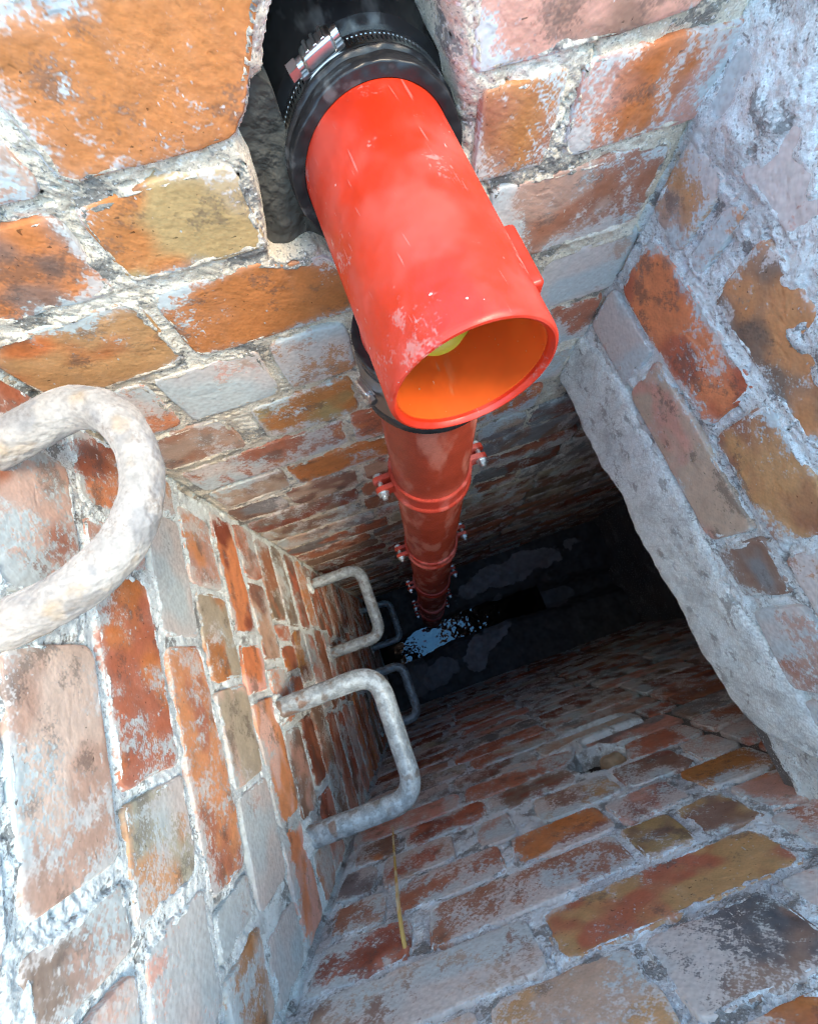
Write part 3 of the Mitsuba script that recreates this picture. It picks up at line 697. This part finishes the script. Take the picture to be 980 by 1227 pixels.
put('ground', ring_sheet(GROUND, XL - .01, XR + .01, YF - .01, YB + .01, 120), 'paving_material', smooth=False); tag('ground', 'paved ground around the manhole', kind='structure')
outer = m3.CrossSection([[(XL - .16, YF - .16), (XR + .16, YF - .16), (XR + .16, YB + .16), (XL - .16, YB + .16)]])
inner = m3.CrossSection([[(XL - .006, YF - .006), (XR + .006, YF - .006), (XR + .006, YB + .004), (XL - .006, YB + .004)]])
col = tri((outer - inner).extrude(.064)); col.apply_translation((0, 0, GROUND - .068))
col = col.subdivide_to_size(.012); 
edge = (np.abs(col.vertices[:, 2] - (GROUND - .068)) > -1)
col.vertices[:, :2] += (np.stack([meshkit.fbm(col.vertices * 45, 3), meshkit.fbm(col.vertices * 45 + 9, 3)], 1) - .5) * .012
col.vertices[:, 2] += np.where(col.vertices[:, 2] < GROUND - .05, (meshkit.fbm(col.vertices * 25 + 3, 3) - .5) * .03, 0)
put('concrete_collar', col, 'collar_material', smooth=50); tag('concrete_collar', 'rough grey concrete bedding along the top of the shaft', 'collar')

A, Bv = np.meshgrid(np.linspace(XL - .03, 1.25, 220), np.linspace(YF - .03, YB + .03, 130), indexing='ij')
w = meshkit.fbm(np.c_[A.ravel() * 6, Bv.ravel() * 6, np.zeros(A.size)], 4).reshape(A.shape) - .5
mid = -.015 + .02 * np.sin(A * 4)
chan = np.clip((np.abs(Bv - mid + w * .05) - .040) / .05, 0, 1)
zf = WATER - .05 + chan * .10 + np.clip(np.abs(Bv - mid) - .10, 0, 1) * .25 + w * .05 + (meshkit.fbm(np.c_[A.ravel() * 40, Bv.ravel() * 40, np.ones(A.size)], 3).reshape(A.shape) - .5) * .02
idx = np.arange(A.size).reshape(A.shape)
f = np.stack([idx[:-1, :-1], idx[1:, :-1], idx[1:, 1:], idx[:-1, 1:]], -1).reshape(-1, 4)
put('floor', oriented(trimesh.Trimesh(np.c_[A.ravel(), Bv.ravel(), zf.ravel()], np.vstack([f[:, [0, 1, 2]], f[:, [0, 2, 3]]]), process=False), (0, 0, 1)), 'mud_material', smooth=True)
tag('floor', 'dark muddy floor of the shaft with grey silt', kind='structure')
A, Bv = np.meshgrid(np.arange(XL - .02, .75, .004), np.arange(-.16, .13, .004), indexing='ij')
amp = .22 + .9 * np.clip((A + .02) / .2, 0, 1)
zw = WATER + amp * .004 * (meshkit.fbm(np.c_[A.ravel() * 26, Bv.ravel() * 34, np.zeros(A.size)], 3).reshape(A.shape) - .5)
idx = np.arange(A.size).reshape(A.shape)
f = np.stack([idx[:-1, :-1], idx[1:, :-1], idx[1:, 1:], idx[:-1, 1:]], -1).reshape(-1, 4)
put('water', oriented(trimesh.Trimesh(np.c_[A.ravel(), Bv.ravel(), zw.ravel()], np.vstack([f[:, [0, 1, 2]], f[:, [0, 2, 3]]]), process=False), (0, 0, 1)), 'water_material', smooth=True)
tag('water', 'shallow water running in the channel at the bottom', kind='structure')

# ------------------------------------------------------------------ the drain: tee, couplings, downpipe, clamps
RP, XP, ZP = .055, .0808, -.240
D0, D1 = np.array([.089, .235, -.40]), np.array([.083, .115, -2.30])
axis = (D1 - D0) / np.linalg.norm(D1 - D0)
def down(z): return D0 + axis * ((z - D0[2]) / axis[2])
D = 'drainpipe'
BRX, BRY = down(-.24)[0] - .003, down(-.24)[1] - .004
y0, y1 = .134, .345
lip = [(.0495, y0 + .0035), (.0505, y0 + .0012), (.052, y0), (.0535, y0 + .0003), (.0547, y0 + .0018), (RP, y0 + .004), (RP, y1), (0, y1), (0, y0 + .0035)]
rotY = lambda m: m.rotate((-90, 0, 0))          # z axis -> +y
body = rotY(lathe(lip, 128)).translate((XP, 0, ZP))
branch = m3.Manifold.cylinder(.105, RP, RP, 96).translate((BRX, BRY, -.345))
bore = rotY(m3.Manifold.cylinder(y1 - y0 + .02, .0495, .0495, 128).translate((0, 0, y0 - .01))).translate((XP, 0, ZP))
bbore = m3.Manifold.cylinder(.13, .0495, .0495, 96).translate((BRX, BRY, -.37))
tee = (body + branch) - bore - bbore
put(D + '__tee', tri(tee), 'red_paint', smooth=35)
boss = box(XP + RP * .95 - .001, .197, ZP + .008, .016, .050, .026, .003)
put(D + '__tee__boss', boss, 'red_paint')
lin_o = rotY(m3.Manifold.cylinder(y1 - y0 - .008, .0494, .0494, 128).translate((0, 0, y0 + .006))).translate((XP, 0, ZP))
lin_i = rotY(m3.Manifold.cylinder(y1 - y0 + .02, .0486, .0486, 128).translate((0, 0, y0 - .01))).translate((XP, 0, ZP))
put(D + '__tee__lining', tri((lin_o - lin_i) - m3.Manifold.cylinder(.20, .047, .047, 96).translate((BRX, BRY, -.44))), 'orange_lining', smooth=35)
labels[D + '__tee__lining'] = {'label': 'glossy orange inside of the open end'}
pl = trimesh.creation.icosphere(4, .046); pl.vertices *= (1, 1, .45); pl.apply_translation((BRX, BRY - .004, -.291))
put(D + '__plug', pl, 'yellow_plastic', smooth=True); labels[D + '__plug'] = {'label': 'yellow green rounded piece inside the open end'}

# black rubber coupling in the wall, with its steel band and screw housing
def lathe_noise(profile, origin, ax, amp, freq, seed, n=128):
    m = tri(lathe(profile, n)); m = m.subdivide_to_size(.012)
    r = np.hypot(m.vertices[:, 0], m.vertices[:, 1])
    k = (meshkit.fbm(m.vertices * freq + seed, 3) - .5) * amp * np.clip((r - .056) / .004, 0, 1)
    m.vertices[:, :2] *= (1 + k / np.maximum(r, 1e-3))[:, None]
    return place(m, origin, ax)
prof = [(.0555, .0), (.0625, .0), (.0640, .0012), (.0642, .005), (.0632, .0065), (.0632, .0105), (.0650, .0115), (.0655, .013), (.0640, .0145), (.0640, .0275), (.0665, .029), (.0700, .033), (.0730, .045), (.0760, .060),
        (.0790, .074), (.0830, .090), (.0825, .105), (.086, .16), (.0555, .16)]
put(D + '__coupling', lathe_noise(prof, (XP, .322, ZP), (0, 1, 0), .004, 40, 1), 'black_rubber', smooth=40)
labels[D + '__coupling'] = {'label': 'black rubber coupling at the wall with a steel band'}
def band(r, w, notch):
    """A worm-drive band: a thin strip with cut slots."""
    prof = [(r, -w / 2), (r + .0008, -w / 2), (r + .0008, w / 2), (r, w / 2)]
    b = lathe(prof, 128)
    if notch:
        b -= m3.Manifold.compose([m3.Manifold.cube((.003, .0011, w * .55), True).rotate((0, 18, 0)).translate((r + .0008, 0, 0)).rotate((0, 0, a)) for a in np.arange(0, 360, 2.6)])
    return tri(b)
put(D + '__coupling__band', place(band(.0644, .012, True), (XP, .322 + .021, ZP), (0, 1, 0)), 'steel', smooth=30)
def housing(scale=1.0):
    hs = [box(0, 0, .006, .024, .0135, .011, .003), box(0, 0, .0012, .034, .011, .0022)]
    th = trimesh.creation.cylinder(.0042, .033, 20); th.apply_transform(trimesh.transformations.rotation_matrix(math.pi / 2, (0, 1, 0))); th.apply_translation((0, 0, .0062)); hs.append(th)
    hx = trimesh.creation.cylinder(.0056, .007, 6); hx.apply_transform(trimesh.transformations.rotation_matrix(math.pi / 2, (0, 1, 0))); hx.apply_translation((-.0195, 0, .0062)); hs.append(hx)
    for x in (-.006, 0, .006): hs.append(box(x, 0, .0118, .003, .012, .0016, .0007))
    m = trimesh.util.concatenate(hs); m.vertices *= scale; return m
def on_ring(m, centre, ax, radial):
    ax, radial = np.array(ax, float), np.array(radial, float); radial -= ax * (radial @ ax); radial /= np.linalg.norm(radial)
    t = np.cross(ax, radial)
    M = np.eye(4); M[:3, 0], M[:3, 1], M[:3, 2], M[:3, 3] = t, ax, radial, centre
    m = m.copy(); m.apply_transform(M); return m
ang = math.radians(112); rad = np.array([math.cos(ang), 0, math.sin(ang)])
put(D + '__coupling__screw_housing', on_ring(housing(.92), np.array([XP, .343, ZP]) + rad * .0645, (0, 1, 0), rad), 'steel', smooth=35)

# the second coupling, under the tee
c0 = down(-.313)
prof2 = [(.0555, 0), (.0640, 0), (.0655, .001), (.0655, .006), (.0645, .0075), (.0645, .060), (.0658, .0615), (.0662, .064), (.0662, .069), (.0650, .0715), (.0555, .0715)]
put(D + '__coupling', lathe_noise(prof2, c0, axis, .0008, 40, 2), 'black_rubber', smooth=40)
labels[D + '__coupling_001'] = {'label': 'black coupling under the open end with a dull steel sleeve'}
put(D + '__coupling_001__sleeve', place(tri(lathe([(.0646, .012), (.0652, .012), (.0652, .020), (.0660, .022), (.0660, .030), (.0652, .032), (.0652, .042), (.0660, .044), (.0660, .056), (.0652, .058), (.0646, .058)], 128)), c0, axis), 'dull_steel', smooth=30)
rad2 = np.array([-.96, -.28, 0.0])
put(D + '__coupling_001__screw_housing', on_ring(housing(.7), down(-.345) + rad2 * .066, axis, rad2), 'steel', smooth=35)

# downpipe in lengths, a two-piece red clamp at each joint
ZC = [-.600, -.985, -1.42, -1.86, -2.16]
joints = [-.345] + ZC + [-2.62]
for a, b in zip(joints[:-1], joints[1:]):
    A0, B0 = down(a - .0015), down(b + .0015)
    m = tri(lathe([(.0495, 0), (RP, 0), (RP, np.linalg.norm(B0 - A0)), (.0495, np.linalg.norm(B0 - A0))], 96))
    put(D + '__pipe', place(m, A0, axis), 'old_red_paint', smooth=35)
for zc in ZC:
    c = down(zc)
    key = numbered(D + '__clamp')
    prof = [(.0553, -.020), (.0590, -.020), (.0600, -.018), (.0600, -.015), (.0582, -.013), (.0582, .013), (.0602, .015), (.0615, .018), (.0615, .021), (.0602, .0235), (.0553, .0235)]
    ring = tri(lathe(prof, 96)); put(key, place(ring, c, axis), 'clamp_paint', smooth=35)
    for s in (-1, 1):
        for d2 in (-.0078, .0078):
            lug = m3.Manifold.hull(m3.Manifold.batch_hull([m3.Manifold.cylinder(.0075, .0105, .0105, 28).translate((0, 0, -.00375))] +
                                   [m3.Manifold.cube((.010, .024, .0075), True).translate((-s * .016, 0, 0))]))
            lm = tri(lug)
            lm.apply_transform(trimesh.transformations.rotation_matrix(math.pi / 2, (1, 0, 0)))
            lm.apply_translation(c + np.array([s * .0745, d2, 0]))
            put(key + '__lug', lm, 'clamp_paint', smooth=35)
        parts = []
        for r, h, o, n in ((.0072, .0065, -.0150, 6), (.0038, .034, -.006, 20), (.0072, .0055, .0145, 6), (.0085, .0016, -.0120, 24)):
            q = trimesh.creation.cylinder(r, h, n); q.apply_translation((0, 0, -o)); parts.append(q)
        bm = trimesh.util.concatenate(parts)
        bm.apply_transform(trimesh.transformations.rotation_matrix(-math.pi / 2, (1, 0, 0))); bm.vertices[:, 1] *= -1; bm.invert()
        bm.apply_translation(c + np.array([s * .0755, 0, 0]))
        put(key + '__bolt', bm, 'bolt_zinc', smooth=35)
tag(D, 'glossy red drainpipe with an open end above, running down to the water', 'drainpipe')

# ------------------------------------------------------------------ steps
def rounded_path(pts, r, n=10):
    out = [np.array(pts[0], float)]
    for a, b, c in zip(pts[:-2], pts[1:-1], pts[2:]):
        a, b, c = (np.array(v, float) for v in (a, b, c))
        u, w = (a - b) / np.linalg.norm(a - b), (c - b) / np.linalg.norm(c - b)
        p, q = b + u * r, b + w * r
        for t in np.linspace(0, 1, n): out.append((1 - t) ** 2 * p + 2 * t * (1 - t) * b + t * t * q)
    out.append(np.array(pts[-1], float))
    return np.array(out)

def dense(P, step):
    s = np.r_[0, np.cumsum(np.linalg.norm(np.diff(P, axis=0), axis=1))]
    t = np.linspace(0, s[-1], int(s[-1] / step)); return np.stack([np.interp(t, s, P[:, i]) for i in range(3)], 1)

def blob(c, r, seed):
    m = trimesh.creation.icosphere(4, r); m.vertices *= (.35, 1, 1)
    m.vertices += m.vertex_normals * ((meshkit.fbm(m.vertices * 60 + seed, 3) - .5) * .022)[:, None]
    m.apply_translation(c); return m

def step(z, ya, yb, reach, label, r=.0165):
    key = numbered('iron_step')
    P = dense(rounded_path([(XL - .05, ya, z), (reach, ya + .003, z), (reach + .004, yb, z), (XL - .05, yb, z)], .042, 14), .004)
    rr = r * (1 + .05 * (meshkit.fbm(P * 45, 3) - .5) * 2)
    put(key + '__bar', tube(P, rr, 24), 'zinc_material', smooth=True)
    for y in (ya, yb): put(key + '__mortar_fillet', blob((XL + .001, y, z), .026, z * 10 + y), 'mortar_left', smooth=True)
    tag(key, label, 'step', 'galvanised steps set in the left wall')
step(-.775, -.026, -.216, -.093, 'nearest and largest of the grey bent bar steps')
step(-1.285, .252, .050, -.113, 'second grey bent bar step down, nearer the back wall than the step above')
step(-1.79, -.060, -.250, -.113, 'third grey bent bar step down, partly hidden behind the nearest bent step')
step(-2.30, .235, .045, -.110, 'lowest and darkest bent bar step, just above the blue water')

RING = [(-.330, .225), (-.295, .234), (-.260, .242), (-.233, .249), (-.204, .255), (-.184, .248), (-.168, .230), (-.159, .201), (-.159, .177), (-.168, .148), (-.189, .125), (-.211, .113), (-.234, .107), (-.270, .101), (-.330, .095)]
P = spline([(x, y, -.300) for x, y in RING], 140)
s = np.linspace(0, 1, len(P))
rr = .0150 + .0040 * np.abs(s - .5) * 2
m = tube(P, rr, 40)
c = np.repeat(P, 40, axis=0); c = np.vstack([c, P[:1], P[-1:]])
d = m.vertices - c; ln = np.maximum(np.linalg.norm(d, axis=1, keepdims=True), 1e-6)
m.vertices += d / ln * ((meshkit.fbm(m.vertices * 38, 4) - .5) * .0036 + (meshkit.fbm(m.vertices * 140, 3) - .5) * .0016)[:, None] * (ln > 1e-4)
put('iron_ring_step', m, 'crust_material', smooth=True)
tag('iron_ring_step', 'thick rounded old step crusted with grey mortar, at the left edge', 'step')

P = spline([(-.136, YF - .01, -.618), (-.137, YF + .012, -.64), (-.145, YF + .022, -.72), (-.160, YF + .020, -.86), (-.169, YF + .016, -.95)], 40)  # solid strand added in place of a blurred yellow streak
put('blur_streak', tube(P, np.linspace(.0028, .0014, 40), 10), 'streak_material', smooth=True)
tag('blur_streak', 'thin straw of yellow motion blur built as a solid strand before the brick wall', 'streak')
tag('sky', 'blue sky seen only in the water', kind='structure')
